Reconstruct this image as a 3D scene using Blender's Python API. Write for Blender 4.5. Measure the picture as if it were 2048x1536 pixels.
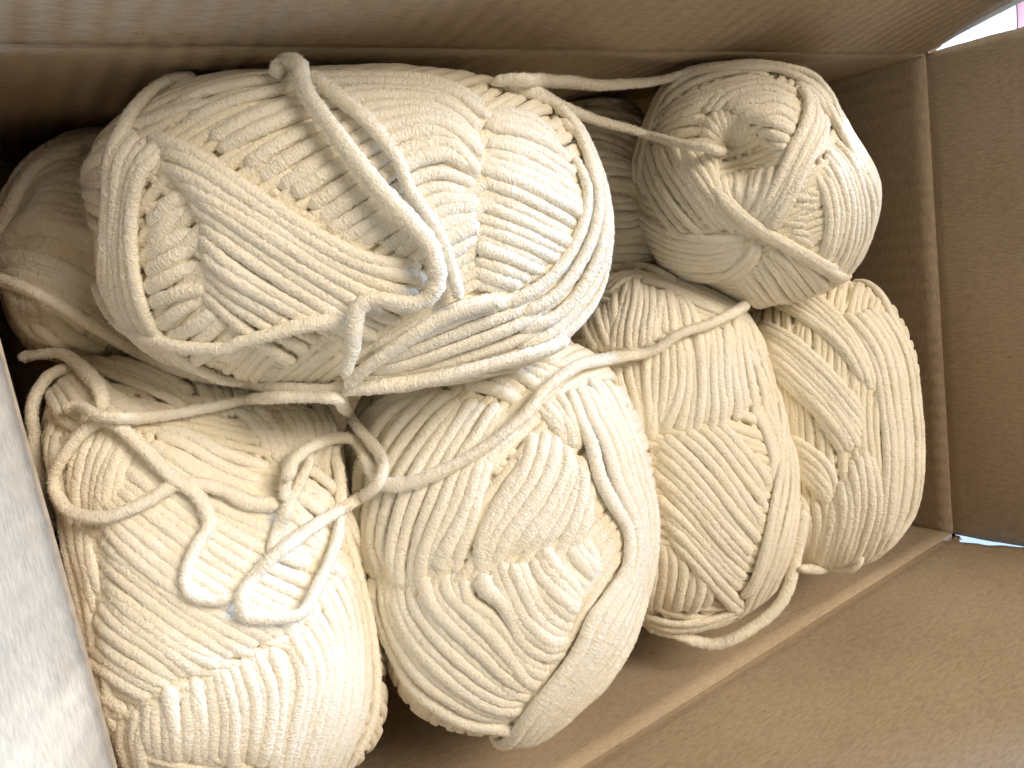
import bpy, bmesh, math, random
import numpy as np
from mathutils import Matrix, Vector

for o in list(bpy.data.objects):
    bpy.data.objects.remove(o)
sc = bpy.context.scene
rng = np.random.default_rng(7)
random.seed(7)

# ------------------------------------------------------------------ camera
RIM = 0.19                      # height of the box rim above the floor
CAM_H = 0.25                    # camera above the rim
F_PX = 1540.0                   # focal length in pixels of the 2048 px wide photo
M = np.array([[0.81860421, -0.22144531, 0.52995201],
              [-0.1521825, -0.9733339, -0.17164382],
              [0.55382997, 0.05985894, -0.83047533]])   # columns: right, down, forward in world space
CAM = np.array([0.0, 0.0, RIM + CAM_H])
cd = bpy.data.cameras.new('camera')
cam = bpy.data.objects.new('camera', cd)
sc.collection.objects.link(cam)
R3 = np.stack([M[:, 0], -M[:, 1], -M[:, 2]], axis=1)
mw = Matrix.Identity(4)
for i in range(3):
    for j in range(3):
        mw[i][j] = R3[i, j]
    mw[i][3] = CAM[i]
cam.matrix_world = mw
cd.sensor_width = 36.0
cd.lens = F_PX / 2048 * 36
cd.clip_start = 0.005
cd.clip_end = 60
sc.camera = cam

# ------------------------------------------------------------------ light
world = bpy.data.worlds.new('World')
sc.world = world
world.use_nodes = True
bgn = world.node_tree.nodes['Background']
bgn.inputs[0].default_value = (1.0, 0.88, 0.70, 1)
bgn.inputs[1].default_value = 0.12


def area_light(name, loc, target, sx, sy, power, col):
    ld = bpy.data.lights.new(name, 'AREA')
    ld.shape = 'RECTANGLE'
    ld.size, ld.size_y = sx, sy
    ld.energy = power
    ld.color = col
    lo = bpy.data.objects.new(name, ld)
    sc.collection.objects.link(lo)
    lo.location = loc
    d = Vector(target) - Vector(loc)
    lo.rotation_euler = d.to_track_quat('-Z', 'Y').to_euler()
    return lo


# the window that stands to the right of the box
area_light('window_light', (1.77, 0.72, RIM + 0.80), (0.06, -0.05, RIM + 0.02), 0.60, 0.28, 48, (0.34, 0.59, 1.0))
# the warm lamp of the room, high up behind the right-hand corner of the box
area_light('room_lamp', (0.70, 0.74, RIM + 1.62), (0.14, -0.08, RIM), 0.95, 0.8, 38, (1.0, 0.865, 0.70))
# added blue fill lamp that rakes the left part of the back flap
area_light('back_flap_fill', (1.85, -0.55, RIM + 0.86), (0.06, 0.03, RIM + 0.05), 0.50, 0.24, 33, (0.40, 0.64, 1.0))
# small added lamp aimed through the corner slit for a streak on the ball
area_light('corner_streak_lamp', (1.45, 0.45, RIM + 0.20), (0.31, 0.02, RIM + 0.04), 0.05, 0.06, 24, (0.70, 0.84, 1.0))

sc.view_settings.view_transform = 'Standard'
sc.view_settings.look = 'None'
sc.view_settings.exposure = 0.0
sc.view_settings.gamma = 1.0
sc.view_settings.use_curve_mapping = False
sc.cycles.max_bounces = 8
sc.cycles.diffuse_bounces = 5
sc.cycles.use_adaptive_sampling = True
sc.cycles.adaptive_threshold = 0.05
sc.cycles.adaptive_min_samples = 12
sc.cycles.use_denoising = True
sc.cycles.glossy_bounces = 2
sc.cycles.caustics_reflective = False
sc.cycles.caustics_refractive = False


# ------------------------------------------------------------------ materials
def new_mat(name):
    m = bpy.data.materials.new(name)
    m.use_nodes = True
    nt = m.node_tree
    return m, nt, nt.nodes['Principled BSDF']


def node(nt, kind, **kw):
    n = nt.nodes.new(kind)
    for k, v in kw.items():
        setattr(n, k, v)
    return n


def mat_yarn(name='chenille_yarn', c0=(0.925, 0.86, 0.715), c1=(0.945, 0.895, 0.785), sss=0.0):
    m, nt, b = new_mat(name)
    tc = node(nt, 'ShaderNodeTexCoord')
    n1 = node(nt, 'ShaderNodeTexNoise')
    n1.inputs['Scale'].default_value = 60
    n1.inputs['Detail'].default_value = 3
    nt.links.new(tc.outputs['Object'], n1.inputs['Vector'])
    cr = node(nt, 'ShaderNodeValToRGB')
    cr.color_ramp.elements[0].position = 0.3
    cr.color_ramp.elements[0].color = (*c0, 1)
    cr.color_ramp.elements[1].position = 0.7
    cr.color_ramp.elements[1].color = (*c1, 1)
    nt.links.new(n1.outputs[0], cr.inputs[0])
    nt.links.new(cr.outputs[0], b.inputs['Base Color'])
    # pile: short fibres lying across the strand
    mp = node(nt, 'ShaderNodeMapping')
    mp.inputs['Scale'].default_value = (1500, 1.6, 1)
    uvn = node(nt, 'ShaderNodeUVMap')
    uvn.uv_map = 'UVMap'
    nt.links.new(uvn.outputs[0], mp.inputs[0])
    n2 = node(nt, 'ShaderNodeTexNoise')
    n2.inputs['Scale'].default_value = 1.0
    n2.inputs['Detail'].default_value = 2
    nt.links.new(mp.outputs[0], n2.inputs['Vector'])
    n3 = node(nt, 'ShaderNodeTexNoise')
    n3.inputs['Scale'].default_value = 900
    n3.inputs['Detail'].default_value = 2
    nt.links.new(tc.outputs['Object'], n3.inputs['Vector'])
    ad = node(nt, 'ShaderNodeMath', operation='ADD')
    nt.links.new(n2.outputs[0], ad.inputs[0])
    nt.links.new(n3.outputs[0], ad.inputs[1])
    bp = node(nt, 'ShaderNodeBump')
    bp.inputs['Strength'].default_value = 0.6
    bp.inputs['Distance'].default_value = 0.0009
    nt.links.new(ad.outputs[0], bp.inputs['Height'])
    nt.links.new(bp.outputs[0], b.inputs['Normal'])
    b.inputs['Roughness'].default_value = 0.62
    b.inputs['Specular IOR Level'].default_value = 0.25
    b.inputs['Sheen Weight'].default_value = 0.35
    b.inputs['Sheen Roughness'].default_value = 0.5
    b.inputs['Subsurface Weight'].default_value = sss
    b.inputs['Subsurface Radius'].default_value = (1.0, 0.95, 0.9)
    b.inputs['Subsurface Scale'].default_value = 0.0016
    return m


def mat_fibre():
    m = bpy.data.materials.new('chenille_fibre')
    m.use_nodes = True
    nt = m.node_tree
    nt.nodes.clear()
    out = node(nt, 'ShaderNodeOutputMaterial')
    d = node(nt, 'ShaderNodeBsdfDiffuse')
    t = node(nt, 'ShaderNodeBsdfTranslucent')
    gl = node(nt, 'ShaderNodeBsdfGlossy')
    for n_ in (d, t):
        n_.inputs['Color'].default_value = (0.96, 0.93, 0.84, 1)
    gl.inputs['Roughness'].default_value = 0.35
    mx = node(nt, 'ShaderNodeMixShader')
    mx2 = node(nt, 'ShaderNodeMixShader')
    mx.inputs[0].default_value = 0.5
    mx2.inputs[0].default_value = 0.06
    nt.links.new(d.outputs[0], mx.inputs[1])
    nt.links.new(t.outputs[0], mx.inputs[2])
    nt.links.new(mx.outputs[0], mx2.inputs[1])
    nt.links.new(gl.outputs[0], mx2.inputs[2])
    nt.links.new(mx2.outputs[0], out.inputs[0])
    return m


def mat_card(name, axis, flute, strength, c0=(0.44, 0.345, 0.245), c1=(0.51, 0.415, 0.305)):
    """kraft liner: fibre specks, faint flutes telegraphing through along one axis"""
    m, nt, b = new_mat(name)
    tc = node(nt, 'ShaderNodeTexCoord')
    n1 = node(nt, 'ShaderNodeTexNoise')
    n1.inputs['Scale'].default_value = 14
    n1.inputs['Detail'].default_value = 5
    nt.links.new(tc.outputs['Object'], n1.inputs['Vector'])
    cr = node(nt, 'ShaderNodeValToRGB')
    cr.color_ramp.elements[0].position = 0.3
    cr.color_ramp.elements[0].color = (*c0, 1)
    cr.color_ramp.elements[1].position = 0.7
    cr.color_ramp.elements[1].color = (*c1, 1)
    nt.links.new(n1.outputs[0], cr.inputs[0])
    # fibre specks
    mp = node(nt, 'ShaderNodeMapping')
    sv = [900, 900, 900]
    for k in range(3):
        if k == axis:
            sv[k] = 240
    mp.inputs['Scale'].default_value = sv
    nt.links.new(tc.outputs['Object'], mp.inputs[0])
    n2 = node(nt, 'ShaderNodeTexNoise')
    n2.inputs['Scale'].default_value = 1.0
    n2.inputs['Detail'].default_value = 4
    nt.links.new(mp.outputs[0], n2.inputs['Vector'])
    mx = node(nt, 'ShaderNodeMix', data_type='RGBA', blend_type='OVERLAY')
    mx.inputs[0].default_value = 0.35
    nt.links.new(cr.outputs[0], mx.inputs[6])
    nt.links.new(n2.outputs[0], mx.inputs[7])
    # sparse dark and pale flecks
    n3 = node(nt, 'ShaderNodeTexVoronoi')
    n3.inputs['Scale'].default_value = 70
    nt.links.new(tc.outputs['Object'], n3.inputs['Vector'])
    lt = node(nt, 'ShaderNodeMath', operation='LESS_THAN')
    lt.inputs[1].default_value = 0.03
    nt.links.new(n3.outputs['Distance'], lt.inputs[0])
    mx2 = node(nt, 'ShaderNodeMix', data_type='RGBA')
    nt.links.new(lt.outputs[0], mx2.inputs[0])
    nt.links.new(mx.outputs[2], mx2.inputs[6])
    mx2.inputs[7].default_value = (0.20, 0.14, 0.085, 1)
    nt.links.new(mx2.outputs[2], b.inputs['Base Color'])
    # relief
    wv = node(nt, 'ShaderNodeTexWave', wave_type='BANDS', bands_direction='XYZ'[axis])
    wv.inputs['Scale'].default_value = flute
    wv.inputs['Distortion'].default_value = 1.1
    wv.inputs['Detail'].default_value = 1.5
    wv.inputs['Detail Scale'].default_value = 0.6
    nt.links.new(tc.outputs['Object'], wv.inputs['Vector'])
    b1 = node(nt, 'ShaderNodeBump')
    b1.inputs['Strength'].default_value = strength
    b1.inputs['Distance'].default_value = 0.0012
    nt.links.new(wv.outputs[0], b1.inputs['Height'])
    b2 = node(nt, 'ShaderNodeBump')
    b2.inputs['Strength'].default_value = 0.25
    b2.inputs['Distance'].default_value = 0.0004
    nt.links.new(n2.outputs[0], b2.inputs['Height'])
    nt.links.new(b1.outputs[0], b2.inputs['Normal'])
    nt.links.new(b2.outputs[0], b.inputs['Normal'])
    b.inputs['Roughness'].default_value = 0.85
    b.inputs['Specular IOR Level'].default_value = 0.2
    return m


def mat_plain(name, col, rough=0.8, scale=25, amt=0.12):
    m, nt, b = new_mat(name)
    tc = node(nt, 'ShaderNodeTexCoord')
    n1 = node(nt, 'ShaderNodeTexNoise')
    n1.inputs['Scale'].default_value = scale
    n1.inputs['Detail'].default_value = 4
    nt.links.new(tc.outputs['Object'], n1.inputs['Vector'])
    cr = node(nt, 'ShaderNodeValToRGB')
    cr.color_ramp.elements[0].position = 0.3
    cr.color_ramp.elements[0].color = tuple(c * (1 - amt) for c in col) + (1,)
    cr.color_ramp.elements[1].position = 0.7
    cr.color_ramp.elements[1].color = tuple(min(1, c * (1 + amt)) for c in col) + (1,)
    nt.links.new(n1.outputs[0], cr.inputs[0])
    nt.links.new(cr.outputs[0], b.inputs['Base Color'])
    b.inputs['Roughness'].default_value = rough
    return m


YARN = mat_yarn()
YARN_CREVICE = mat_yarn('chenille_yarn_crevice_shade', (0.90, 0.82, 0.64), (0.92, 0.85, 0.70), 0.0)  # same yarn, tinted warmer and darker to put golden crevice shade into the colour
FIBRE = mat_fibre()
CARD_X = mat_card('cardboard_flutes_across_x', 0, 32, 0.60)      # flutes repeat along x (back and front panels)
CARD_Y = mat_card('cardboard_flutes_across_y', 1, 32, 0.40)      # flutes repeat along y (side panels)
CARD_Z = mat_card('cardboard_fine_lines', 2, 60, 0.05)
CARD_P = mat_card('cardboard_smooth_liner', 0, 32, 0.05)
CARD_RAW = mat_plain('cardboard_torn_edge', (0.50, 0.38, 0.25), 0.95, 300, 0.35)
FLOOR = mat_plain('pale_floor', (0.34, 0.365, 0.39), 0.5, 9, 0.06)
GROUT = mat_plain('grout', (0.50, 0.52, 0.60), 0.8)
PINK = mat_plain('pink_cloth', (0.66, 0.32, 0.38), 0.8, 60, 0.18)


# ------------------------------------------------------------------ object helpers
def link(name, data, parent=None, label=None, cat=None, kind=None, group=None):
    o = bpy.data.objects.new(name, data)
    sc.collection.objects.link(o)
    if parent is not None:
        o.parent = parent
    if label:
        o['label'] = label
    if cat:
        o['category'] = cat
    if kind:
        o['kind'] = kind
    if group:
        o['group'] = group
    return o


def np_mesh(name, v, faces_list, mat, smooth=True, uv=None, fib=0):
    """faces_list: list of integer arrays (k,3) or (k,4)"""
    me = bpy.data.meshes.new(name)
    me.vertices.add(len(v))
    me.vertices.foreach_set('co', np.asarray(v, dtype=np.float32).ravel())
    loops = np.concatenate([f.ravel() for f in faces_list]).astype(np.int32)
    sizes = np.concatenate([np.full(len(f), f.shape[1], dtype=np.int32) for f in faces_list])
    starts = np.concatenate([[0], np.cumsum(sizes)[:-1]]).astype(np.int32)
    me.loops.add(len(loops))
    me.loops.foreach_set('vertex_index', loops)
    me.polygons.add(len(sizes))
    me.polygons.foreach_set('loop_start', starts)
    me.polygons.foreach_set('loop_total', sizes)
    me.polygons.foreach_set('use_smooth', np.full(len(sizes), smooth))
    if uv is not None:
        ul = me.uv_layers.new(name='UVMap')
        ul.data.foreach_set('uv', uv[loops].astype(np.float32).ravel())
    me.update(calc_edges=True)
    me.materials.append(mat)
    if fib:                                  # the last faces are single pile fibres
        me.materials.append(FIBRE)
        mi = np.zeros(len(sizes), dtype=np.int32)
        mi[-fib:] = 1
        me.polygons.foreach_set('material_index', mi)
        sm = np.ones(len(sizes), bool)
        sm[-fib:] = False
        me.polygons.foreach_set('use_smooth', sm)
    return me


# ------------------------------------------------------------------ photo geometry
def rays(px):
    px = np.asarray(px, float)
    d = np.stack([(px[:, 0] - 1024), (px[:, 1] - 768), np.full(len(px), F_PX)], 1)
    d = d @ M.T
    return d / np.linalg.norm(d, axis=1, keepdims=True)


def smooth1(a, s, closed=False):
    k = int(3 * s) + 1
    w = np.exp(-0.5 * (np.arange(-k, k + 1) / s) ** 2)
    w /= w.sum()
    if a.ndim == 1:
        a = a[:, None]
        sq = True
    else:
        sq = False
    p = np.concatenate([a[-k:], a, a[:k]]) if closed else np.concatenate([np.repeat(a[:1], k, 0), a, np.repeat(a[-1:], k, 0)])
    out = np.stack([np.convolve(p[:, j], w, 'valid') for j in range(a.shape[1])], 1)
    return out[:, 0] if sq else out


def spline(pts, n):
    """Catmull-Rom through the points, resampled to n points evenly by length"""
    p = np.asarray(pts, float)
    if len(p) == 2:
        t = np.linspace(0, 1, n)[:, None]
        return p[0] * (1 - t) + p[1] * t
    q = np.concatenate([[2 * p[0] - p[1]], p, [2 * p[-1] - p[-2]]])
    out = []
    for i in range(len(p) - 1):
        a, b, c, d = q[i:i + 4]
        t = np.linspace(0, 1, 24, endpoint=False)[:, None]
        out.append(0.5 * ((2 * b) + (c - a) * t + (2 * a - 5 * b + 4 * c - d) * t ** 2 + (3 * b - a - 3 * c + d) * t ** 3))
    out.append(p[-1:])
    c = np.concatenate(out)
    s = np.concatenate([[0], np.cumsum(np.linalg.norm(np.diff(c, axis=0), axis=1))])
    u = np.linspace(0, s[-1], n)
    return np.stack([np.interp(u, s, c[:, k]) for k in range(c.shape[1])], 1)


CROPS = {'f': (0, 0, 1), 'c1': (640, 680, .34180), 'c2': (640, 1000, .34180), 'd': (1120, 500, .25391),
         'e': (1220, 800, .32227), 'F': (1220, 110, .28320), 'tl': (0, 660, .21484), 'b': (60, 690, .36133),
         'l': (0, 240, .32547), 'g': (1000, 120, .28640)}


def pts(crop, s):
    ox, oy, k = CROPS[crop]
    a = np.array([[float(v) for v in p.split(',')] for p in s.split()])
    return a * k + np.array([ox, oy])


class Ball:
    """A wound ball of yarn: rounded body with a measured outline, facing along its own axis."""
    P = 2.35

    def __init__(self, outline, center, d, depth, dimple=None, back=1.0, shift=0.0):
        self.C = CAM + rays([center])[0] * d
        self.w = -rays([center])[0]
        u = M[:, 0] - M[:, 0].dot(self.w) * self.w
        self.u = u / np.linalg.norm(u)
        self.v = np.cross(self.w, self.u)
        self.c = depth
        self.back = back
        r = rays(outline)
        t = ((self.C - CAM) @ self.w) / (r @ self.w)
        P = CAM + r * t[:, None] - self.C
        x, y = P @ self.u, P @ self.v
        th = np.arctan2(y, x)
        rr = np.hypot(x, y)
        o = np.argsort(th)
        th, rr = th[o], rr[o]
        th = np.concatenate([th[-3:] - 2 * math.pi, th, th[:3] + 2 * math.pi])
        rr = np.concatenate([rr[-3:], rr, rr[:3]])
        self.th = np.linspace(-math.pi, math.pi, 257)[:-1]
        self.R = smooth1(np.interp(self.th, th, rr), 3.5, True) * 0.985
        self.dim = None
        if dimple:
            q = self.local(self.hit(np.array([dimple[0]]))[0])
            self.dim = (q[0, 0], q[0, 1], dimple[1], dimple[2])

    def local(self, X):
        D = X - self.C
        return np.stack([D @ self.u, D @ self.v, D @ self.w], 1)

    def world(self, L):
        return self.C + L[:, :1] * self.u + L[:, 1:2] * self.v + L[:, 2:3] * self.w

    def Fl(self, L):
        th = np.arctan2(L[:, 1], L[:, 0])
        i = (th + math.pi) / (2 * math.pi) * 256
        i0 = np.floor(i).astype(int) % 256
        fr = i - np.floor(i)
        R = self.R[i0] * (1 - fr) + self.R[(i0 + 1) % 256] * fr
        c = np.where(L[:, 2] > 0, self.c, self.c * self.back)
        return (np.hypot(L[:, 0], L[:, 1]) / R) ** self.P + (np.abs(L[:, 2]) / c) ** self.P

    def proj(self, L):
        return L * (np.maximum(self.Fl(L), 1e-9) ** (-1 / self.P))[:, None]

    def normal(self, L):
        e = 2e-4
        g = np.stack([self.Fl(L + e * np.eye(3)[k]) - self.Fl(L - e * np.eye(3)[k]) for k in range(3)], 1)
        n = g / np.maximum(np.linalg.norm(g, axis=1, keepdims=True), 1e-9)
        return n[:, :1] * self.u + n[:, 1:2] * self.v + n[:, 2:3] * self.w

    def hit(self, px):
        """where the line of sight through these photo points meets the ball; also distance and hit flag"""
        r = rays(px)
        D0 = np.linalg.norm(self.C - CAM)
        ts = np.linspace(D0 - self.c * 1.6, D0 + self.c * 1.2, 64)
        val = np.stack([self.Fl(self.local(CAM + r * t)) for t in ts], 1)
        ins = val < 1
        hitm = ins.any(1)
        k = np.where(hitm, ins.argmax(1), val.argmin(1))
        lo = ts[np.maximum(k - 1, 0)]
        hi = ts[k]
        for _ in range(14):
            mid = (lo + hi) / 2
            inside = self.Fl(self.local(CAM + r * mid[:, None])) < 1
            hi = np.where(inside, mid, hi)
            lo = np.where(inside, lo, mid)
        t = np.where(hitm, hi, ts[k])
        L = self.proj(self.local(CAM + r * t[:, None]))
        X = self.world(L)
        return X, self.normal(L), t, hitm

    def sink(self, X):
        """the pulled-in eye of a ball seen from its end"""
        if self.dim is None:
            return X
        L = self.local(X)
        g = np.exp(-(((L[:, 0] - self.dim[0]) ** 2 + (L[:, 1] - self.dim[1]) ** 2) / self.dim[2] ** 2) ** 1.6)
        return X - (g * self.dim[3] * (L[:, 2] > 0))[:, None] * self.w

    def core(self, off):
        nt_, nz = 72, 30
        a = np.linspace(0, 2 * math.pi, nt_, endpoint=False)
        b = np.linspace(0.06, math.pi - 0.06, nz)
        A, B = np.meshgrid(a, b)
        L = np.stack([np.sin(B) * np.cos(A), np.sin(B) * np.sin(A), np.cos(B)], -1).reshape(-1, 3) * 0.05
        L = self.proj(L)
        X = self.sink(self.world(L) + self.normal(L) * off)
        i = np.arange(nz - 1)[:, None] * nt_
        j = np.arange(nt_)[None]
        jn = (j + 1) % nt_
        q = np.stack([(i + j).ravel(), (i + nt_ + j).ravel(), (i + nt_ + jn).ravel(), (i + jn).ravel()], 1)
        top = np.arange(nt_)[None]
        bot = (np.arange(nt_) + (nz - 1) * nt_)[::-1][None]
        return X, q, top, bot


SIDES = 8


def tube(P, N, r, flat=0.85, seed=0, fuzz=0.0, jit=0.05, cap=True, taper=True, fl=0.0008, twist=0.0, SIDES=8):
    """one chenille strand along P; N = which way is up on it"""
    g = np.random.default_rng(seed)
    n = len(P)
    T = np.gradient(P, axis=0)
    T /= np.maximum(np.linalg.norm(T, axis=1, keepdims=True), 1e-9)
    N = N - (N * T).sum(1, keepdims=True) * T
    N /= np.maximum(np.linalg.norm(N, axis=1, keepdims=True), 1e-9)
    B = np.cross(T, N)
    k = np.arange(SIDES) * 2 * math.pi / SIDES
    arc = np.concatenate([[0], np.cumsum(np.linalg.norm(np.diff(P, axis=0), axis=1))])
    if twist:
        tw = np.cumsum(smooth1(g.normal(0, 1, n), 20)) * twist + g.uniform(0, 6)
        N, B = np.cos(tw)[:, None] * N + np.sin(tw)[:, None] * B, np.cos(tw)[:, None] * B - np.sin(tw)[:, None] * N
    slow = smooth1(g.normal(0, 1, n), 9) * 0.20 + smooth1(g.normal(0, 1, n), 2.0) * 0.04
    rad = r * (1 + np.clip(slow, -0.25, 0.25))
    if taper:
        m = min(3, n // 3)
        rad[:m] *= np.linspace(0.55, 1, m)
        rad[-m:] *= np.linspace(1, 0.55, m)
    rr = rad[:, None] * (1 + jit * g.normal(0, 1, (n, SIDES)))
    V = P[:, None] + (np.cos(k)[None, :, None] * B[:, None] + flat * np.sin(k)[None, :, None] * N[:, None]) * rr[..., None]
    V = V.reshape(-1, 3)
    UV = np.stack([np.repeat(arc, SIDES) + g.uniform(0, 9), np.tile(np.abs(k / math.pi - 1) * 2, n)], 1)
    i = np.arange(n - 1)[:, None] * SIDES
    j = np.arange(SIDES)[None]
    jn = (j + 1) % SIDES
    q = np.stack([(i + j).ravel(), (i + jn).ravel(), (i + SIDES + jn).ravel(), (i + SIDES + j).ravel()], 1)
    tris = [np.zeros((0, 3), int)]
    if cap:
        V = np.concatenate([V, P[:1] - T[:1] * r * 0.35, P[-1:] + T[-1:] * r * 0.35])
        UV = np.concatenate([UV, UV[:1], UV[-1:]])
        a0, a1 = n * SIDES, n * SIDES + 1
        jj = np.arange(SIDES)
        tris.append(np.stack([jj[::-1], jj[::-1] * 0 + a0, ((jj + 1) % SIDES)[::-1]], 1))
        o = (n - 1) * SIDES
        tris.append(np.stack([o + jj, o + (jj + 1) % SIDES, jj * 0 + a1], 1))
    if fuzz > 0:
        length = np.linalg.norm(np.diff(P, axis=0), axis=1).sum()
        m = int(length * 1000 * fuzz)
        if m:
            s = g.uniform(0, n - 1.001, m)
            i0 = s.astype(int)
            f = (s - i0)[:, None]
            ang = g.uniform(0, 2 * math.pi, m)
            ca, sa = np.cos(ang)[:, None], np.sin(ang)[:, None]
            Bf, Nf, Tf = B[i0], N[i0], T[i0]
            base = P[i0] * (1 - f) + P[i0 + 1] * f + (ca * Bf + flat * sa * Nf) * (rad[i0] * 0.93)[:, None]
            dirn = ca * Bf + sa * Nf + 0.55 * g.normal(0, 1, (m, 3))
            dirn /= np.linalg.norm(dirn, axis=1, keepdims=True)
            side = np.cross(dirn, g.normal(0, 1, (m, 3)))
            side /= np.maximum(np.linalg.norm(side, axis=1, keepdims=True), 1e-9)
            ln = g.uniform(0.4, 1.0, m)[:, None] * fl
            wd = 0.00017
            o = len(V)
            V = np.concatenate([V, base + side * wd, base - side * wd, base + dirn * ln])
            UV = np.concatenate([UV, np.repeat(g.uniform(0, 9, (m, 2)), 1, 0), g.uniform(0, 9, (m, 2)), g.uniform(0, 9, (m, 2))])
            jj = np.arange(m)
            tris.append(np.stack([o + jj, o + m + jj, o + 2 * m + jj], 1))
    return V, q, np.concatenate(tris), UV


R0 = 0.0026          # strand radius
STEP = 0.0008


def strand_on_ball(ball, px, layer, r, dip=(1, 1), wig=1.0, seed=0):
    g = np.random.default_rng(seed)
    X, N, t, hm = ball.hit(px)
    L = np.linalg.norm(np.diff(X, axis=0), axis=1).sum()
    n = max(8, int(L / STEP))
    X = spline(X[::max(1, len(X) // 24)] if len(X) > 30 else X, n)
    N = ball.normal(ball.local(X))
    view = X - CAM
    view /= np.linalg.norm(view, axis=1, keepdims=True)
    # round the silhouette the strand simply carries on over the back of the ball
    for end in (0, 1):
        e = 0 if end == 0 else -1
        if (N[e] * view[e]).sum() > -0.42:
            k = min(6, len(X) - 1)
            d = X[0] - X[k] if end == 0 else X[-1] - X[-1 - k]
            p = X[e].copy()
            d = d / np.linalg.norm(d) * STEP
            ext = []
            for _ in range(int(0.030 / STEP)):
                p2 = ball.world(ball.proj(ball.local((p + d)[None])))[0]
                d = (p2 - p) / np.linalg.norm(p2 - p) * STEP
                p = p2
                ext.append(p)
            ext = np.array(ext)
            X = np.concatenate([ext[::-1], X]) if end == 0 else np.concatenate([X, ext])
            N = ball.normal(ball.local(X))
            view = X - CAM
            view /= np.linalg.norm(view, axis=1, keepdims=True)
    n = len(X)
    s = np.arange(n) * STEP
    h = np.full(n, layer * r)
    m = 0.006
    if dip[0]:
        h -= dip[0] * 0.7 * r * np.exp(-(s / m) ** 2)
    if dip[1]:
        h -= dip[1] * 0.7 * r * np.exp(-((s[-1] - s) / m) ** 2)
    h += smooth1(g.normal(0, 1, n), 14) * r * 0.4
    T = np.gradient(X, axis=0)
    T /= np.linalg.norm(T, axis=1, keepdims=True)
    S = np.cross(N, T)
    side = smooth1(g.normal(0, 1, n), 16) * r * 0.55 * wig
    X = ball.sink(X + N * h[:, None] + S * side[:, None])
    return X, N


BALLS = {}
seedc = [100]


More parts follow.
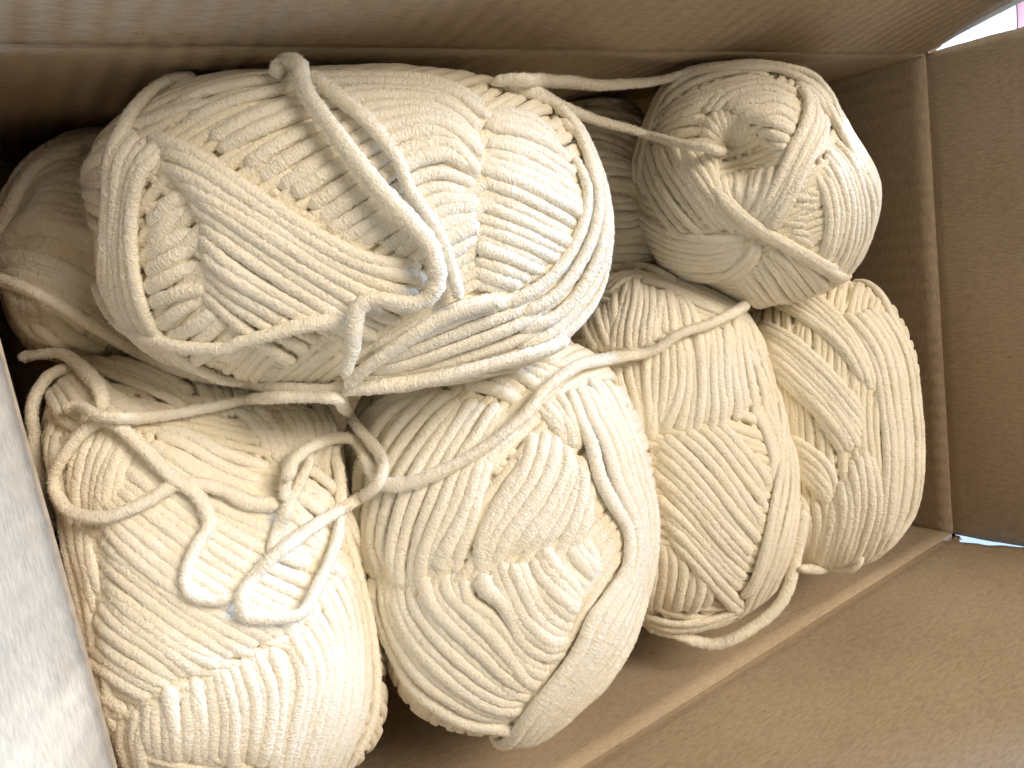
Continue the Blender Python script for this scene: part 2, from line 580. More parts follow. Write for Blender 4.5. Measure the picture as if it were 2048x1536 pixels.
def build_ball(key, name, label, ball, bands, outer_r=R0, fuzz=14.0, tilt=(0.35, 0.9), extra=None, group='balls of cream yarn in the box'):
    r = outer_r
    lowz = ball.world(ball.proj(np.array([[0.0, 0, 0]]) + np.random.default_rng(1).normal(0, 1, (4000, 3))))[:, 2].min()
    base = np.array([ball.C[0], ball.C[1], lowz - r])
    root = link(name, None, None, label, 'yarn ball', None, group)
    root.empty_display_size = 0.02
    root.location = base
    # core
    X, q, top, bot = ball.core(-r * 1.5)
    link('core', np_mesh('core', X - base, [q, top, bot], YARN_CREVICE), root)
    # the lower windings, all the way round
    g = np.random.default_rng(len(BALLS) + 11)
    Vs, Qs, Us = [], [], []
    off = 0
    for lay, (a, b) in enumerate(((tilt[0], tilt[1]), (tilt[0] + 1.25, tilt[1] + 0.5))):
        ax = np.array([math.cos(a) * math.sin(b), math.sin(a) * math.sin(b), math.cos(b)])
        e1 = np.cross(ax, [0.3, 0.2, 1.0])
        e1 /= np.linalg.norm(e1)
        e2 = np.cross(ax, e1)
        nl = 40
        for i in range(nl):
            s0 = -0.95 + 1.9 * (i + 0.5) / nl
            ph = np.linspace(0, 2 * math.pi, 84)
            sv = s0 + 0.02 * np.sin(ph * 2 + g.uniform(0, 6)) + 0.02 * (ph / 6.28)
            c = np.sqrt(np.maximum(0, 1 - sv ** 2))
            L = sv[:, None] * ax + c[:, None] * (np.cos(ph)[:, None] * e1 + np.sin(ph)[:, None] * e2)
            L = L * np.array([np.median(ball.R), np.median(ball.R), ball.c])
            L = ball.proj(L)
            N = ball.normal(L)
            Xs = ball.sink(ball.world(L) + N * (r * (-1.25 + 0.45 * lay)))
            V, qq, tt, uv = tube(Xs, N, r * 1.05, 0.8, seedc[0], 0, 0.04, cap=False, taper=False, SIDES=6)
            Us.append(uv)
            seedc[0] += 1
            Vs.append(V)
            Qs.append(qq + off)
            off += len(V)
    link('inner_winding', np_mesh('inner_winding', np.concatenate(Vs) - base, [np.concatenate(Qs)], YARN_CREVICE, True, np.concatenate(Us)), root, kind='stuff')
    BALLS[key] = (ball, root, base)
    for (n, layer, guides, *opt) in bands:
        o = opt[0] if opt else {}
        K = 40
        G = np.stack([spline(gp, K) for gp in guides])           # guides x K x 2
        cum = np.concatenate([[0], np.cumsum(np.linalg.norm(np.diff(G[:, K // 2], axis=0), axis=1) + 0.5 * np.linalg.norm(np.diff(G[:, 0], axis=0), axis=1) + 0.5 * np.linalg.norm(np.diff(G[:, -1], axis=0), axis=1))]) if len(G) > 1 else np.array([0.0])
        for i in range(n):
            seedc[0] += 1
            gg = np.random.default_rng(seedc[0])
            if len(G) == 1:
                c = G[0]
            else:
                u = (i + 0.5 + gg.uniform(-0.09, 0.09)) / n * cum[-1] if n > 2 else (i / max(1, n - 1)) * cum[-1]
                k = int(np.clip(np.searchsorted(cum, u) - 1, 0, len(G) - 2))
                f = (u - cum[k]) / (cum[k + 1] - cum[k])
                # smooth interpolation across guides
                p0, p1 = G[max(k - 1, 0)], G[min(k + 2, len(G) - 1)]
                c = 0.5 * ((2 * G[k]) + (G[k + 1] - p0) * f + (2 * p0 - 5 * G[k] + 4 * G[k + 1] - p1) * f ** 2 + (3 * G[k] - p0 - 3 * G[k + 1] + p1) * f ** 3)
                # uneven ends
                e0 = int(gg.integers(0, 2))
                c = c[e0:K - int(gg.integers(0, 2))]
            rs = r * 1.17 * o.get('r', 1.0) * gg.uniform(0.93, 1.08)
            X, N = strand_on_ball(ball, c, layer + gg.uniform(-0.15, 0.15), rs, o.get('dip', (1, 1)), o.get('wig', 1.0), seedc[0])
            V, q, t, uv = tube(X, N, rs, 0.72, seedc[0], o.get('fuzz', fuzz))
            link('strand', np_mesh('strand', V - base, [q, t], YARN, True, uv, len(t) - 2 * SIDES), root)
    return root


# loose strands: they lie on whatever ball is under them and over each other
LOOSE_PTS = []


def loose(owner, px, on, r=R0, lift=0.0, name='loose_strand', fuzz=22.0, over=True, ends=(0, 0), label=None):
    seedc[0] += 1
    g = np.random.default_rng(seedc[0])
    c = spline(px, max(24, int(np.linalg.norm(np.diff(px, axis=0), axis=1).sum() / 5)))
    rr = rays(c)
    T = np.full(len(c), np.nan)
    for k in on:
        b = BALLS[k][0]
        X, N, t, hm = b.hit(c)
        T = np.where(hm, np.fmin(T, t), T)
        Tn = t if k == on[0] else np.minimum(Tn, t)
    if (~np.isnan(T)).mean() < 0.3:            # hangs beside the ball
        T = np.where(np.isnan(T), Tn, T)
    ok = ~np.isnan(T)
    T = np.interp(np.arange(len(T)), np.where(ok)[0], T[ok])
    T = T - r * (1.25 + lift)
    # min filter then smoothing: strands bridge hollows
    w = 3
    Tm = np.array([T[max(0, i - w):i + w + 1].min() for i in range(len(T))])
    T = np.minimum(T, smooth1(Tm, 4))
    T = smooth1(T, 2.5)
    if over and LOOSE_PTS:
        Q = np.concatenate(LOOSE_PTS)
        for i in range(len(c)):
            d = np.hypot(Q[:, 0] - c[i, 0], Q[:, 1] - c[i, 1])
            m = d < 24
            if m.any():
                T[i] = min(T[i], Q[m, 2].min() - r * 1.55)
        Tm = np.array([T[max(0, i - 2):i + 3].min() for i in range(len(T))])
        T = np.minimum(smooth1(Tm, 2.5), smooth1(T, 1.5))
    if ends[0]:
        T += ends[0] * np.exp(-(np.arange(len(T)) / 3.0) ** 2)
    if ends[1]:
        T += ends[1] * np.exp(-((len(T) - 1 - np.arange(len(T))) / 3.0) ** 2)
    LOOSE_PTS.append(np.concatenate([c, T[:, None]], 1))
    X = CAM + rr * T[:, None]
    L = np.linalg.norm(np.diff(X, axis=0), axis=1).sum()
    n = int(L / 0.0009)
    X = spline(X, n)
    N = CAM - X
    N /= np.linalg.norm(N, axis=1, keepdims=True)
    X = X + smooth1(g.normal(0, 1, (n, 3)), 9) * r * 0.30
    V, q, t, uv = tube(X, N, r, 0.78, seedc[0], fuzz, 0.06, fl=0.0010, twist=0.12)
    _, root, base = BALLS[owner]
    return link(name, np_mesh(name, V - base, [q, t], YARN, True, uv, len(t) - 2 * SIDES), root, label=label)


# ------------------------------------------------------------------ box
BX0, BX1, BY0, BY1 = -0.004, 0.4795, -0.2265, 0.0765
FL = 0.150                       # long flaps
FS = 0.230                       # side flaps


def panel(name, parent, mat, p0, du, dv, lu, lv, th, nu=40, nv=20, wav=0.0, seed=0, rag=(0, 0, 0, 0), bend=None, slant=0.0):
    """a sheet of corrugated board: p0 + u*du + v*dv, thickness th away from the inside face; edges a little ragged"""
    g = np.random.default_rng(seed)
    du, dv = np.array(du, float), np.array(dv, float)
    du /= np.linalg.norm(du)
    dv /= np.linalg.norm(dv)
    nn = np.cross(du, dv)
    U, Vv = np.meshgrid(np.linspace(0, 1, nu), np.linspace(0, 1, nv))
    uu, vv = U * lu, Vv * lv
    e0 = smooth1(g.normal(0, 1, nu), 1.2) * rag[0]
    e1 = smooth1(g.normal(0, 1, nu), 1.2) * rag[1]
    vv = vv + e0[None] * (1 - Vv) + e1[None] * Vv
    l0 = smooth1(g.normal(0, 1, nv), 1.0) * rag[2]
    l1 = smooth1(g.normal(0, 1, nv), 1.0) * rag[3]
    uu = uu + l0[:, None] * (1 - U) + l1[:, None] * U + slant * vv * U
    h = np.zeros_like(uu)
    if wav:
        h = wav * (np.sin(U * 5 + g.uniform(0, 6)) * np.sin(Vv * 3 + g.uniform(0, 6)) + 0.4 * np.sin(U * 13 + Vv * 4))
        h *= np.minimum(1, Vv * 6)
    if bend is not None:
        h = h + bend(uu, vv)
    X = np.array(p0)[None, None] + uu[..., None] * du + vv[..., None] * dv + h[..., None] * nn
    Y = X - nn * th
    n1 = nu * nv
    V = np.concatenate([X.reshape(-1, 3), Y.reshape(-1, 3)])
    i = np.arange(nv - 1)[:, None] * nu
    j = np.arange(nu - 1)[None]
    q = np.stack([(i + j).ravel(), (i + j + 1).ravel(), (i + nu + j + 1).ravel(), (i + nu + j).ravel()], 1)
    q2 = q[:, ::-1] + n1
    bd = np.concatenate([np.arange(nu), np.arange(1, nv) * nu + nu - 1, (nv - 1) * nu + np.arange(nu - 2, -1, -1), np.arange(nv - 2, 0, -1) * nu])
    bn = np.roll(bd, -1)
    qs = np.stack([bd, bd + n1, bn + n1, bn], 1)
    me = np_mesh(name, V, [q, q2, qs], mat)
    me.polygons.foreach_set('use_smooth', np.concatenate([np.ones(len(q) * 2, bool), np.zeros(len(qs), bool)]))
    return link(name, me, parent)


def build_box():
    root = link('cardboard_box', None, None, 'open brown corrugated cardboard box with its flaps standing up, full of yarn', 'box')
    th = 0.004
    up = (0, 0, 1)
    H0 = 0.004
    hh = RIM - H0
    # walls: du x dv must point into the box
    panel('back_wall', root, CARD_X, (BX1, BY1, H0), (-1, 0, 0), up, BX1 - BX0, hh, th, 60, 20, 0.0006, 1)
    panel('front_wall', root, CARD_P, (BX0, BY0, H0), (1, 0, 0), up, BX1 - BX0, hh, th, 60, 20, 0.0006, 2)
    panel('side_wall', root, CARD_Y, (BX1, BY0, H0), (0, 1, 0), up, BY1 - BY0, hh, th, 40, 20, 0.0005, 3)
    panel('side_wall', root, CARD_Y, (BX0, BY1, H0), (0, -1, 0), up, BY1 - BY0, hh, th, 40, 20, 0.0005, 4)
    panel('bottom', root, CARD_X, (BX0 - th, BY0 - th, H0), (1, 0, 0), (0, 1, 0), BX1 - BX0 + 2 * th, BY1 - BY0 + 2 * th, 0.0035, 30, 20, 0, 5)
    # glue tab folded on to the right wall at the front corner
    panel('glue_tab', root, CARD_Y, (BX1 - 0.0006, BY0 + 0.001, H0), (0, 1, 0), up, 0.026, RIM - H0 - 0.003, 0.0012, 10, 24, 0, 6, (0, 0.0006, 0, 0.0008))

    def out(ax, ang):
        a = math.radians(ang)
        return np.array(ax) * math.cos(a) + np.array([0, 0, 1.0]) * math.sin(a)
    z = RIM - 0.0012
    s_ = 0.0007
    gap = 0.003
    crease = lambda uu, vv: 0.0006 * np.exp(-((vv - 0.004) / 0.002) ** 2)
    panel('back_flap', root, CARD_X, (BX1 - gap, BY1 + s_, z), (-1, 0, 0), out((0, 1, 0), 79), BX1 - BX0 - 2 * gap, 0.122, th, 90, 40, 0.0012, 7, (0, 0.0004, 0.0006, 0.0004), crease)
    panel('front_flap', root, CARD_P, (BX0 + gap, BY0 - s_, z), (1, 0, 0), out((0, -1, 0), 94), BX1 - BX0 - gap - 0.0165, FL, th, 90, 60, 0.0010, 8, (0, 0.0004, 0.0004, 0.0016), crease, 0.24)
    panel('side_flap', root, CARD_Z, (BX1 + s_, BY0 + gap, z), (0, 1, 0), out((1, 0, 0), 84), BY1 - BY0 - 2 * gap, FS, th, 60, 40, 0.0010, 9, (0, 0.0004, 0.0005, 0.0005), crease)
    panel('side_flap', root, CARD_Y, (BX0 - s_, BY1 - gap, z), (0, -1, 0), out((-1, 0, 0), 66), BY1 - BY0 - 2 * gap, FS, th, 60, 40, 0.0008, 10, (0, 0.0004, 0.0005, 0.0005), crease)
    return root


def torn_edge(root, origin, along, out_, seed):
    """ragged end of the corrugated board where two flaps were slit apart: wavy liner strip with torn teeth"""
    g = np.random.default_rng(seed)
    n = 26
    t = np.linspace(0, 1, n)
    a = np.array(along, float)
    o = np.array(out_, float)
    cen = np.array(origin)[None] + t[:, None] * a + np.sin(t * 30)[:, None] * o * 0.0013
    upv = np.array([0, 0, 1.0])
    h = 0.0016 + 0.0022 * np.abs(g.normal(0, 1, n))
    V = np.concatenate([cen - upv * 0.002, cen + upv * h[:, None], cen - upv * 0.002 + o * 0.0008, cen + upv * h[:, None] + o * 0.0008])
    i = np.arange(n - 1)
    q = np.concatenate([np.stack([i, i + 1, n + i + 1, n + i], 1), np.stack([2 * n + i + 1, 2 * n + i, 3 * n + i, 3 * n + i + 1], 1), np.stack([n + i, n + i + 1, 3 * n + i + 1, 3 * n + i], 1)])
    link('torn_edge', np_mesh('torn_edge', V, [q], CARD_RAW, False), root)


fl_me = bpy.data.meshes.new('floor')
fl_me.from_pydata([(-4, -4, 0), (5, -4, 0), (5, 5, 0), (-4, 5, 0)], [], [(0, 1, 2, 3)])
fl_me.materials.append(FLOOR)
link('floor', fl_me, kind='structure')
BOX = build_box()
torn_edge(BOX, (BX1 - 0.006, BY1 + 0.0005, RIM), (0.011, -0.002, 0), (0, 1, 0), 3)
torn_edge(BOX, (BX1 - 0.012, BY0 - 0.0015, RIM), (0.013, 0.001, 0), (0, 1, 0), 5)

# something pink lies on the floor beyond the corner
gp = np.random.default_rng(21)
nx_, ny_ = 24, 24
gx, gy = np.meshgrid(np.linspace(0, 1, nx_), np.linspace(0, 1, ny_))
hz = 0.010 + 0.006 * np.sin(gx * 9 + gy * 3) * np.sin(gy * 7) + 0.004 * np.sin(gx * 21)
edge = np.minimum(np.minimum(gx, 1 - gx), np.minimum(gy, 1 - gy))
hz = np.where(edge < 1e-6, 0.001, hz)
cv = np.stack([1.03 + gx * 0.45 + 0.01 * np.sin(gy * 8), 0.10 + gy * 0.40, hz], -1).reshape(-1, 3)
ii = np.arange(ny_ - 1)[:, None] * nx_
jj_ = np.arange(nx_ - 1)[None]
cq = np.stack([(ii + jj_).ravel(), (ii + jj_ + 1).ravel(), (ii + nx_ + jj_ + 1).ravel(), (ii + nx_ + jj_).ravel()], 1)
cl = link('cloth', np_mesh('cloth', cv, [cq], PINK), None, 'pink cloth lying on the pale floor beyond the far corner of the box', 'cloth')

# ------------------------------------------------------------------ the balls
b = pts('f', "180,290 215,255 262,235 300,195 400,160 560,150 700,140 850,143 960,155 1050,185 1110,225 1150,275 1195,350 1215,420 1208,520 1185,600 1150,665 1100,712 1000,745 850,770 700,778 550,765 420,735 320,690 240,630 205,560 195,500 200,440 188,380")
A = Ball(b, (695, 455), .300, .060)
build_ball('A', 'yarn_ball', 'largest cream yarn ball, on top at upper left, with a loose strand looped over it', A, [
    (19, 0.15, [pts('f', s) for s in (
        "300,205 450,165 650,150 850,160 985,215", "420,290 560,230 720,190 870,195 975,255",
        "530,365 640,300 760,245 870,240 968,300", "620,425 700,370 800,310 890,290 962,340",
        "680,480 760,430 860,375 958,390", "800,505 870,460 955,430", "870,535 920,500 956,480", "900,580 930,560 958,545")]),
    (18, 0.0, [pts('f', s) for s in (
        "985,205 1060,225 1120,265", "972,260 1060,285 1150,335", "965,320 1050,350 1130,390 1180,420",
        "958,380 1040,415 1110,450 1165,475", "956,450 1030,480 1095,510 1140,520", "956,520 1010,540 1060,555", "950,575 990,580 1030,585")]),
    (5, 0.5, [pts('f', s) for s in (
        "1000,605 1090,540 1140,470 1165,390 1150,300", "1030,660 1120,610 1180,520 1200,420 1180,330",
        "1040,725 1130,665 1190,590 1212,480 1205,390")]),
    (6, 0.3, [pts('f', s) for s in (
        "730,690 830,640 920,605 1010,590", "740,735 860,695 980,650 1080,610", "690,772 850,758 1000,725 1110,680")]),
    (11, 0.1, [pts('f', s) for s in (
        "295,440 330,390 350,365", "290,500 330,460 372,430", "288,545 335,520 385,490", "290,595 345,570 402,555",
        "310,650 360,620 415,600", "360,700 410,670 450,640", "450,725 500,700 540,680")]),
    (12, 0.5, [pts('f', s) for s in (
        "300,258 390,300 480,360 570,420 660,475 740,510 840,520", "325,330 430,390 560,470 680,540 800,590 850,610",
        "375,400 480,470 600,550 700,610 780,650", "400,470 470,530 570,590 660,640 730,690",
        "400,540 480,590 570,640 650,690", "405,590 460,640 530,700 580,740")]),
    (6, 0.6, [pts('f', s) for s in (
        "340,290 290,360 275,440 280,540 310,640 360,700", "290,265 255,340 242,430 238,530 252,620 310,695",
        "262,245 228,320 222,410 216,500 218,570 255,645")]),
    (7, -0.1, [pts('f', s) for s in ("265,240 230,258 200,285", "260,300 220,315 185,335", "240,400 215,390 192,385", "225,480 205,470 195,465")]),
], outer_r=.0020, tilt=(1.0, 1.2))

b = pts('b', "60,450 80,320 200,180 420,130 620,90 900,110 1250,180 1550,300 1690,400 1740,700 1790,1020 1860,1280 1890,1500 1950,1780 1980,2000 1950,2150 1860,2280 1700,2400 1400,2500 1000,2520 650,2450 450,2250 380,2080 320,1900 270,1650 230,1400 150,1000 95,700")
B = Ball(b, (425, 1165), .340, .062)
build_ball('B', 'yarn_ball', 'cream yarn ball at lower left beside the pale flap, under tangled loose loops', B, [
    (26, 0.15, [pts('b', s) for s in (
        "720,440 900,480 1100,580 1340,650", "660,520 850,640 1050,760 1330,860", "580,610 800,780 1050,960 1300,1080 1560,1180",
        "500,720 750,930 1000,1110 1300,1290 1560,1400", "420,850 650,1050 900,1250 1200,1430 1500,1580",
        "400,960 600,1160 850,1350 1100,1500 1380,1640", "370,1060 550,1220 800,1410 1050,1570 1260,1690",
        "380,1200 600,1380 850,1570 1130,1740", "390,1340 560,1480 800,1660 1050,1800", "370,1440 540,1580 720,1700 880,1850",
        "330,1600 490,1720 650,1820 790,1900", "320,1760 450,1850 640,1990")]),
    (27, 0.0, [pts('b', s) for s in (
        "640,2000 640,2150 660,2330", "790,1890 820,2100 830,2330", "980,1830 1000,2080 990,2350", "1120,1760 1200,2000 1180,2350",
        "1260,1690 1340,1950 1290,2350", "1400,1640 1480,1850 1450,2100 1370,2480", "1540,1480 1640,1750 1620,1980 1480,2460",
        "1640,1250 1750,1550 1760,1850 1730,2080 1570,2440", "1740,1150 1830,1450 1860,1720 1840,2030 1690,2390",
        "1800,1150 1880,1480 1930,1800 1920,2080 1800,2320")]),
    (7, 0.0, [pts('b', s) for s in ("300,400 230,650 220,930", "450,400 350,680 300,980", "640,540 540,660 440,880")]),
    (4, -0.1, [pts('b', s) for s in ("140,850 190,1150 260,1450 330,1750", "210,930 270,1150 320,1350 345,1600", "280,980 330,1150 370,1350")]),
    (6, -0.1, [pts('b', s) for s in ("420,2060 440,2200 480,2330", "500,2040 510,2200 550,2330", "600,2010 600,2180 620,2330")]),
    (6, -0.1, [pts('b', s) for s in ("330,1850 400,1930 520,2030", "360,1980 430,2030 520,2060")]),
    (4, 0.4, [pts('b', s) for s in ("400,160 600,230 850,340", "560,110 720,170 900,260")]),
    (6, 0.1, [pts('b', s) for s in ("120,320 180,420 280,480", "230,220 330,330 480,400", "330,170 500,300 720,400")]),
    (10, 0.0, [pts('b', s) for s in ("1100,330 1250,470 1350,640", "1320,340 1420,500 1430,650", "1520,350 1560,500 1540,660", "1640,370 1690,520 1710,720")]),
    (10, 0.0, [pts('b', s) for s in ("1400,700 1560,850 1730,1000", "1540,640 1680,780 1760,930", "1400,860 1560,1010 1740,1140", "1560,1180 1660,1240 1760,1300")]),
    (6, -0.1, [pts('b', s) for s in ("850,120 950,260 1000,380", "1150,170 1200,280 1230,370")]),
], outer_r=.0020, tilt=(0.2, 1.3))

b = pts('c1', "190,1050 150,800 160,560 250,330 450,120 800,-20 1150,-60 1450,0 1580,70 1680,150 1780,320 1880,500 1940,820 1970,1000 1970,1150 1940,1336 1880,1540 1865,1700 1800,1866 1700,2006 1560,2130 1330,2270 1200,2315 1000,2310 760,2280 600,2210 470,2100 420,1930 330,1780 270,1540 220,1270")
C = Ball(b, (1010, 1080), .350, .062)
build_ball('C', 'yarn_ball', 'cream yarn ball at bottom centre with thick curved strands wound in a spiral', C, [
    (7, -0.1, [pts('c1', s) for s in ("820,250 1000,300 1180,370", "1050,170 1200,240 1310,310", "1250,60 1400,130 1560,150")]),
    (6, -0.2, [pts('c1', s) for s in ("200,480 400,330 640,260", "210,600 330,470 560,300")]),
    (11, 0.1, [pts('c1', s) for s in (
        "560,280 330,480 230,720 210,950 240,1200 290,1400", "790,280 560,520 400,750 340,950 310,1150 350,1400",
        "880,310 700,550 560,780 470,1000 420,1250 430,1440", "980,320 830,560 720,770 620,1020 560,1220 510,1440",
        "1050,340 960,560 850,720 760,980 660,1200 590,1400", "1130,400 1050,560 960,690 880,950 780,1180 680,1360",
        "1200,430 1140,540 1010,680 930,900 910,1060 860,1220 820,1390")]),
    (12, 0.0, [pts('c2', s) for s in (
        "870,470 900,590 1000,660 1080,760 1180,900 1290,980 1390,990", "700,420 760,560 900,680 1020,800 1130,940 1230,1060 1320,1090",
        "590,460 660,620 790,770 930,900 1060,1020 1200,1120 1290,1140", "500,480 560,640 680,800 820,940 960,1060 1100,1150 1250,1200",
        "420,480 470,660 570,840 720,1000 880,1130 1040,1210 1220,1240", "340,420 390,650 480,860 620,1040 780,1160 950,1250 1170,1300",
        "270,430 330,680 430,900 530,1090 680,1220 850,1310 1110,1350")]),
    (10, 0.2, [pts('c1', s) for s in (
        "1150,660 1190,760 1100,880 1000,1040 940,1200 930,1380", "1290,500 1260,640 1180,830 1060,1010 980,1180 950,1370",
        "1360,520 1370,640 1300,830 1170,1020 1060,1180 980,1340", "1420,590 1420,740 1330,960 1210,1120 1110,1250",
        "1480,640 1480,800 1400,1000 1290,1160 1180,1280", "1530,680 1530,850 1470,1060 1380,1240", "1600,780 1590,950 1560,1120 1450,1240")]),
    (9, 0.3, [pts('c2', s) for s in (
        "910,440 960,540 1050,590 1110,680 1180,840 1300,920 1440,930", "1040,360 1080,520 1150,680 1260,800 1360,860 1480,850",
        "1110,380 1180,500 1270,660 1380,760 1480,780", "1190,370 1260,520 1380,640 1490,720",
        "1270,300 1330,420 1430,540 1520,620", "1320,260 1400,390 1480,470 1550,560")], {'r': 1.12}),
    (4, -0.2, [pts('c2', s) for s in ("1400,290 1470,420 1600,510", "1540,210 1600,300 1640,390")]),
    (4, 0.2, [pts('c1', s) for s in ("1260,400 1360,500 1450,620", "1400,280 1470,450 1530,640")]),
    (6, 0.5, [pts('c1', s) for s in (
        "1440,230 1480,420 1560,620 1600,800 1680,960 1780,1120 1770,1330 1650,1500 1560,1620 1480,1800 1350,1980 1240,2120 1120,2290",
        "1540,220 1620,420 1720,620 1780,830 1850,1020 1860,1250 1800,1480 1700,1680 1600,1850 1480,2020 1350,2160 1230,2300",
        "1640,180 1740,360 1840,600 1900,820 1940,1020 1930,1280 1870,1560 1800,1780 1680,1960 1560,2090 1420,2220")]),
], outer_r=.0024, tilt=(1.2, 1.2))

b = pts('f', "1215,548 1260,532 1320,550 1390,565 1450,600 1490,625 1525,690 1555,800 1577,880 1590,993 1597,1074 1576,1140 1537,1180 1485,1216 1418,1248 1378,1262 1307,1261 1270,1225 1225,1150 1175,1000 1140,850 1130,720 1150,625")
D = Ball(b, (1375, 905), .420, .060)
build_ball('D', 'yarn_ball', 'cream yarn ball right of centre with a loose strand hanging off its lower edge', D, [
    (13, 0.1, [pts('d', s) for s in (
        "540,200 480,400 430,600 380,800", "600,200 580,400 540,600 520,790", "680,260 700,450 680,600 660,760", "800,310 790,450 790,660",
        "850,310 880,480 910,650", "900,320 960,480 1000,620", "960,330 1050,470 1110,600")]),
    (6, 0.0, [pts('d', s) for s in ("200,500 190,620 260,780", "300,430 340,600 380,780", "420,330 440,500 420,640")]),
    (6, 0.3, [pts('d', s) for s in ("620,220 850,310 1100,440 1330,520", "800,220 1050,260 1280,350 1400,450")]),
    (20, 0.0, [pts('d', s) for s in (
        "400,850 430,1000 520,1250 600,1480", "500,810 540,1000 610,1250 650,1490", "640,780 640,1050 680,1300 700,1500", "800,720 790,1000 770,1250 740,1480", "920,660 950,1000 920,1220 850,1430",
        "1000,640 1050,1000 1040,1250 1000,1420", "1120,620 1140,1000 1130,1250 1100,1440", "1220,580 1230,1000 1250,1250 1230,1440",
        "1310,560 1330,1000 1360,1200 1350,1350", "1420,500 1500,900 1560,1200 1580,1350", "1480,510 1600,800 1690,1100 1740,1400")]),
    (15, 0.1, [pts('e', s) for s in (
        "700,130 820,270 930,400 1010,520", "500,180 640,300 760,450 900,640 980,760", "380,200 520,330 660,490 800,680 950,850",
        "280,260 420,390 560,540 720,730 900,930", "280,360 400,470 540,620 690,800 880,1000", "290,480 400,590 520,720 670,900 850,1100",
        "310,640 420,740 540,870 680,1020 820,1170", "330,760 430,860 560,1000 680,1140 800,1280", "340,850 440,960 560,1090 670,1210 770,1310")]),
    (4, 0.1, [pts('e', s) for s in ("880,50 950,200 1000,350 1010,480", "1000,20 1060,200 1090,400 1060,600")]),
    (8, -0.1, [pts('e', s) for s in ("190,650 220,900 205,1290", "300,850 330,1050 280,1320", "380,900 430,1050 380,1320", "480,1000 540,1120 480,1330", "590,1130 640,1220 600,1340")]),
    (3, 0.3, [pts('e', s) for s in ("200,1320 400,1370 600,1350 780,1290", "210,1400 400,1450 600,1430 800,1340")]),
    (5, 0.5, [pts('e', s) for s in (
        "1050,200 1030,450 990,700 950,900 890,1080 830,1200", "1100,350 1110,550 1080,750 1020,950 950,1120 860,1290",
        "1140,560 1140,700 1110,900 1060,1050 980,1190 900,1300")]),
], outer_r=.0021, tilt=(0.1, 1.1))

b = pts('f', "1700,558 1750,572 1800,625 1822,680 1838,780 1845,880 1838,980 1818,1040 1790,1085 1760,1105 1723,1125 1671,1138 1613,1135 1550,1120 1490,1000 1450,850 1450,720 1500,620 1600,565")
Eb = Ball(b, (1655, 850), .470, .060)
build_ball('E', 'yarn_ball', 'shaded cream yarn ball against the right wall, at the end of the front row', Eb, [
    (8, 0.2, [pts('e', s) for s in (
        "900,-520 1150,-380 1400,-150 1600,100", "920,-420 1150,-250 1350,-50 1500,150 1570,260", "960,-300 1150,-130 1300,20 1420,170 1500,330",
        "1000,-180 1150,-30 1280,90 1380,230 1480,360")]),
    (5, 0.0, [pts('e', s) for s in ("1080,180 1230,280 1350,390 1400,560", "1100,290 1230,400 1330,510 1370,620", "1120,420 1220,510 1300,600 1350,700")]),
    (11, -0.1, [pts('e', s) for s in ("1150,600 1220,800 1180,1040", "1300,560 1320,750 1260,1020", "1400,560 1390,760 1320,1010", "1480,400 1500,700 1430,1010",
                                      "1560,300 1600,650 1540,900 1480,1010", "1640,350 1690,650 1640,880 1560,1000")]),
    (7, 0.1, [pts('e', s) for s in ("1450,-520 1620,-250 1690,100 1710,400 1690,700 1620,920", "1600,-620 1790,-300 1850,50 1870,400 1830,700 1730,890", "1700,-650 1880,-250 1930,100 1935,400 1890,680 1790,840")]),
    (6, 0.0, [pts('e', s) for s in ("1000,-600 1200,-500 1420,-330 1600,-80", "1250,-680 1420,-520 1560,-320 1660,-50")]),
], outer_r=.0021, tilt=(1.9, 1.2))

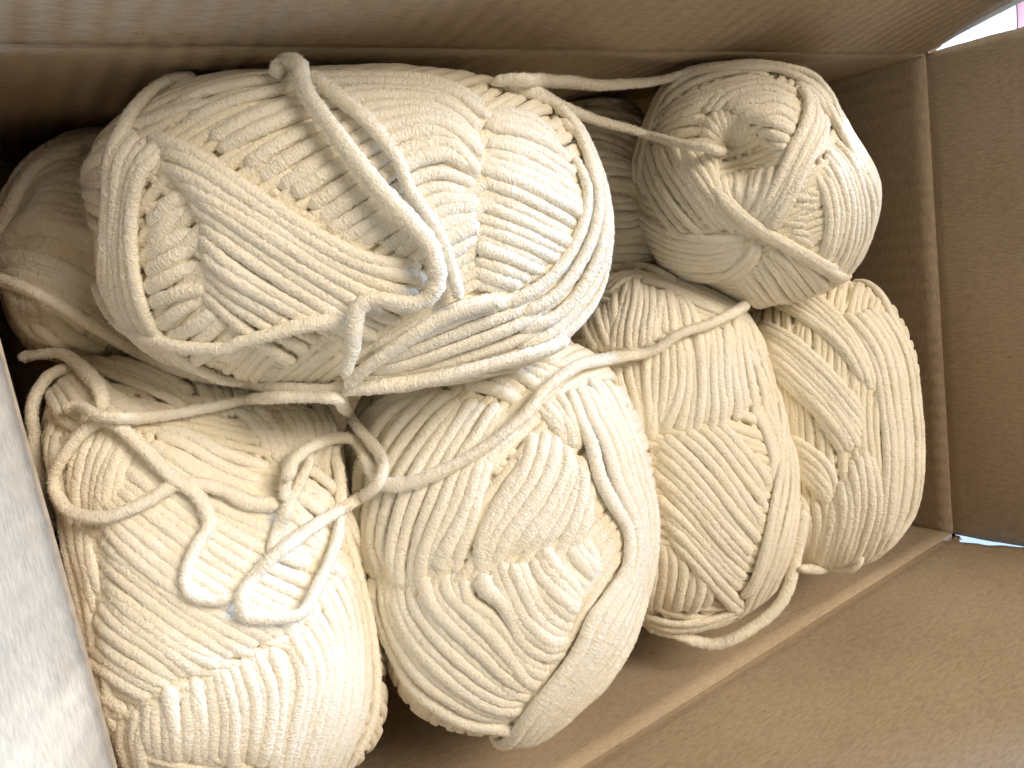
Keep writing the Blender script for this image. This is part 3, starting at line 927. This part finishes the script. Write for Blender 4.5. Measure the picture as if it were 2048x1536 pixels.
b = pts('F', "180,850 210,650 270,450 350,270 480,130 700,70 1100,40 1350,90 1500,200 1620,370 1720,560 1830,720 1920,900 1910,1080 1850,1280 1760,1450 1640,1570 1500,1670 1250,1730 1000,1765 720,1640 400,1510 280,1300 220,1100")
Fb = Ball(b, (1513, 365), .425, .062, dimple=((1474, 308), .0120, .015))
build_ball('F', 'yarn_ball', 'cream yarn ball at upper right seen end-on, with a sunken hole in its middle', Fb, [
    (11, -0.2, [pts('F', s) for s in ("620,600 700,615 790,650", "640,480 720,540 800,630", "720,390 770,500 810,630", "800,360 820,480 850,640",
                                      "900,400 900,520 880,640", "1000,460 960,560 910,650", "1050,560 1000,630 930,680")], {'wig': .5}),
    (9, 0.0, [pts('F', s) for s in ("300,440 450,250 650,150 900,100 1100,110", "330,470 500,330 700,240 950,170 1200,180", "330,520 500,420 680,340", "330,570 480,500 640,450", "330,620 470,590 620,560")]),
    (10, 0.2, [pts('F', s) for s in ("640,420 820,250 1080,190 1320,240", "720,380 880,290 1100,260 1360,330", "820,360 960,360 1150,340 1350,400",
                                     "930,410 1080,420 1200,410 1330,480", "1020,480 1130,500 1290,560", "1060,600 1150,640 1250,650")]),
    (9, 0.0, [pts('F', s) for s in ("770,850 800,960 860,1070", "900,820 900,960 900,1090", "1050,800 1000,950 950,1130", "1180,780 1120,950 1010,1160")]),
    (11, 0.1, [pts('F', s) for s in ("640,650 740,740 745,900 840,1080", "500,640 620,830 740,1000 880,1160 1000,1270", "360,620 480,850 620,1050 780,1250",
                                     "260,620 330,850 470,1080 680,1320", "195,800 240,950 380,1180 580,1380")]),
    (9, 0.1, [pts('F', s) for s in ("225,1120 400,1230 650,1290 970,1290", "280,1300 450,1380 700,1410 970,1360", "360,1450 550,1490 760,1500 940,1460", "480,1560 650,1590 850,1580")]),
    (10, 0.0, [pts('F', s) for s in ("1650,480 1800,780 1890,1000 1860,1200 1780,1400", "1570,560 1720,800 1800,1050 1800,1280 1720,1460",
                                     "1540,660 1640,880 1690,1100 1660,1350 1590,1520", "1460,800 1520,1000 1540,1200 1490,1450")]),
    (8, -0.1, [pts('F', s) for s in ("1350,950 1430,930 1510,960", "1270,1050 1380,1080 1480,1080", "1220,1180 1330,1200 1450,1190", "1240,1280 1330,1320 1440,1380")]),
    (10, 0.0, [pts('F', s) for s in ("1250,1350 1400,1480 1520,1600", "1120,1380 1230,1510 1340,1660", "980,1520 1060,1620 1130,1720", "850,1590 930,1670 1000,1750")]),
    (5, 0.5, [pts('F', s) for s in ("1330,190 1380,320 1360,480 1270,660 1190,850 1100,1020 990,1160", "1440,280 1450,450 1390,620 1310,800 1220,1000 1090,1200",
                                    "1530,420 1520,560 1430,720 1340,880 1260,1060 1150,1260")]),
    (3, 0.6, [pts('F', s) for s in ("720,930 840,1080 1000,1210 1200,1330 1400,1450 1560,1560", "780,960 900,1090 1060,1210 1250,1320 1430,1420 1600,1510")]),
    (2, 0.45, [pts('F', s) for s in ("1030,1300 980,1420 880,1520 780,1590", "1090,1330 1040,1430 950,1530 860,1600")]),
    (2, 0.6, [pts('F', s) for s in ("270,480 350,300 430,210 550,130 750,95 1000,75 1200,100 1400,150 1530,280 1600,420", "290,520 370,330 460,230 580,160 760,120 1000,110 1180,120 1360,190 1480,300 1560,430")]),
], outer_r=.0018, tilt=(0.7, 0.6))

b = pts('f', "1040,420 1070,300 1120,220 1190,190 1255,202 1295,250 1335,400 1350,520 1300,610 1200,630 1100,585")
Gb = Ball(b, (1195, 410), .46, .055)
build_ball('G', 'yarn_ball', 'dim cream yarn ball deep in the box, showing between the two upper balls', Gb, [
    (20, 0.0, [pts('g', s) for s in ("420,320 600,280 850,280 960,330", "430,400 650,400 900,430 990,480", "520,560 700,560 850,620 970,680", "600,700 760,700 960,760",
                                     "660,820 850,830 980,850", "700,1000 850,1010 1000,1020", "700,1180 880,1180 1060,1150", "690,1330 900,1330 1120,1340", "690,1440 900,1470 1150,1490")]),
], outer_r=.0021, tilt=(0.0, 1.5))

b = pts('f', "3,450 20,385 65,320 110,287 180,275 300,285 400,350 430,500 390,640 290,715 160,735 60,705 15,645 -2,550")
Lb = Ball(b, (205, 505), .365, .052)
build_ball('L', 'yarn_ball', 'cream yarn ball in deep shadow at far left, behind the large upper ball', Lb, [
    (4, 0.5, [pts('l', s) for s in ("15,640 100,420 230,250 400,140", "80,600 180,400 320,260 520,190")]),
    (11, 0.1, [pts('l', s) for s in ("10,800 150,690 350,680 620,780", "100,640 250,520 450,530 640,620", "230,320 350,280 500,270 640,360")]),
    (10, 0.0, [pts('l', s) for s in ("30,850 150,850 350,900 580,1010", "80,1000 250,1050 450,1150 680,1260")]),
    (8, 0.0, [pts('l', s) for s in ("40,1060 130,1250 300,1400", "250,1120 400,1300 640,1430")]),
], fuzz=3.0, tilt=(0.9, 1.4))

# ------------------------------------------------------------------ loose strands
ALL = 'ABCDEFGL'
loose('L', pts('f', "-5,555 40,572 90,595 175,645 250,690 325,725 400,750 500,768 600,780 700,780 850,760 1000,725 1090,700 1135,685"), 'ABCL', r=.0029, lift=2.6)
loose('A', pts('f', "187,568 215,620 250,655 310,680 380,695 450,697 480,685 540,670 600,652 650,645 690,648"), 'A', lift=.3)
loose('A', pts('f', "1005,603 930,620 870,645 800,690 735,735 692,772"), 'A', lift=.3)
loose('A', pts('f', "617,148 670,185 725,230 770,280 800,325 820,380 850,425 880,475 900,530 916,595"), 'A', lift=.5)
loose('A', pts('f', "560,160 560,138 580,124 603,133 615,185 665,260 715,325 765,390 820,445 860,490 877,540 870,585 840,607 800,607 765,600 735,602 713,625 708,660 700,705 682,748"), 'A', r=.0029, lift=1.2)
loose('B', pts('tl', "760,285 900,270 1000,300 1110,355"), 'B', r=.0022)
loose('B', pts('tl', "700,350 560,375 450,440 360,560 310,680 300,800 320,950 320,1100 350,1250 390,1450 430,1650 500,1900"), 'B', lift=.8)
loose('B', pts('tl', "200,260 360,232 480,215 600,230 720,310 830,420 920,530 960,640 950,740"), 'BL', lift=1.0)
loose('B', pts('f', "555,1013 500,1008 450,983 400,970 350,970 300,998 240,1023 190,1033 140,1023 112,988 110,948 135,903 165,868 192,846 215,842 240,855 280,888 320,928 350,958 385,983 410,1018 415,1053 390,1093 370,1148 380,1188 425,1203 462,1198"), 'B', r=.0025, lift=.4)
loose('B', pts('f', "545,1110 555,1070 575,1020 600,965 620,918 600,905 580,925 572,955 565,1000"), 'B', r=.0024, lift=.4)
loose('C', pts('f', "1494,608 1470,625 1420,648 1360,668 1300,705 1215,718 1150,735 1090,780 1040,840 960,900 880,945 810,968 765,965 735,930 720,895 700,876 660,878 620,895 590,922 578,960"), 'ABCD', r=.0027, lift=.4)
loose('A', pts('f', "125,818 160,815 200,832 260,836 340,828 425,813 500,798 600,793 672,798 690,815 715,855 750,895 767,930 752,973 700,1008 640,1043 590,1078 540,1118 500,1163 480,1203 490,1233 540,1238 600,1228 630,1183 665,1108 680,1048 680,960 668,912"), 'ABC', r=.0025, lift=.5, name='yarn_tail')
loose('D', pts('d', "310,240 370,190 450,150 580,128 720,150 850,215 900,250"), 'D', r=.0026, lift=.3)
loose('D', pts('e', "1195,680 1190,800 1160,950 1125,1100 1080,1220 1000,1320 880,1410 760,1480 640,1512 520,1490 430,1455 330,1425 230,1395"), 'D', r=.0030, lift=.2)
loose('E', pts('e', "1180,1048 1300,1050 1390,1045 1460,1062 1530,1035 1570,970"), 'E', r=.0028, lift=.2)
loose('F', pts('f', "1000,163 1024,170 1074,190 1124,215 1189,238 1249,255 1304,273 1364,288 1414,295 1452,304"), 'AF', r=.0026, lift=.4, ends=(0, .022))
loose('F', pts('f', "985,165 1024,158 1064,160 1124,163 1199,170 1264,165 1324,160 1374,146 1449,133 1524,129"), 'AF', r=.0026, lift=.3)
loose('F', pts('F', "905,720 885,760 935,800"), 'F', r=.0030, name='yarn_end', lift=-9)
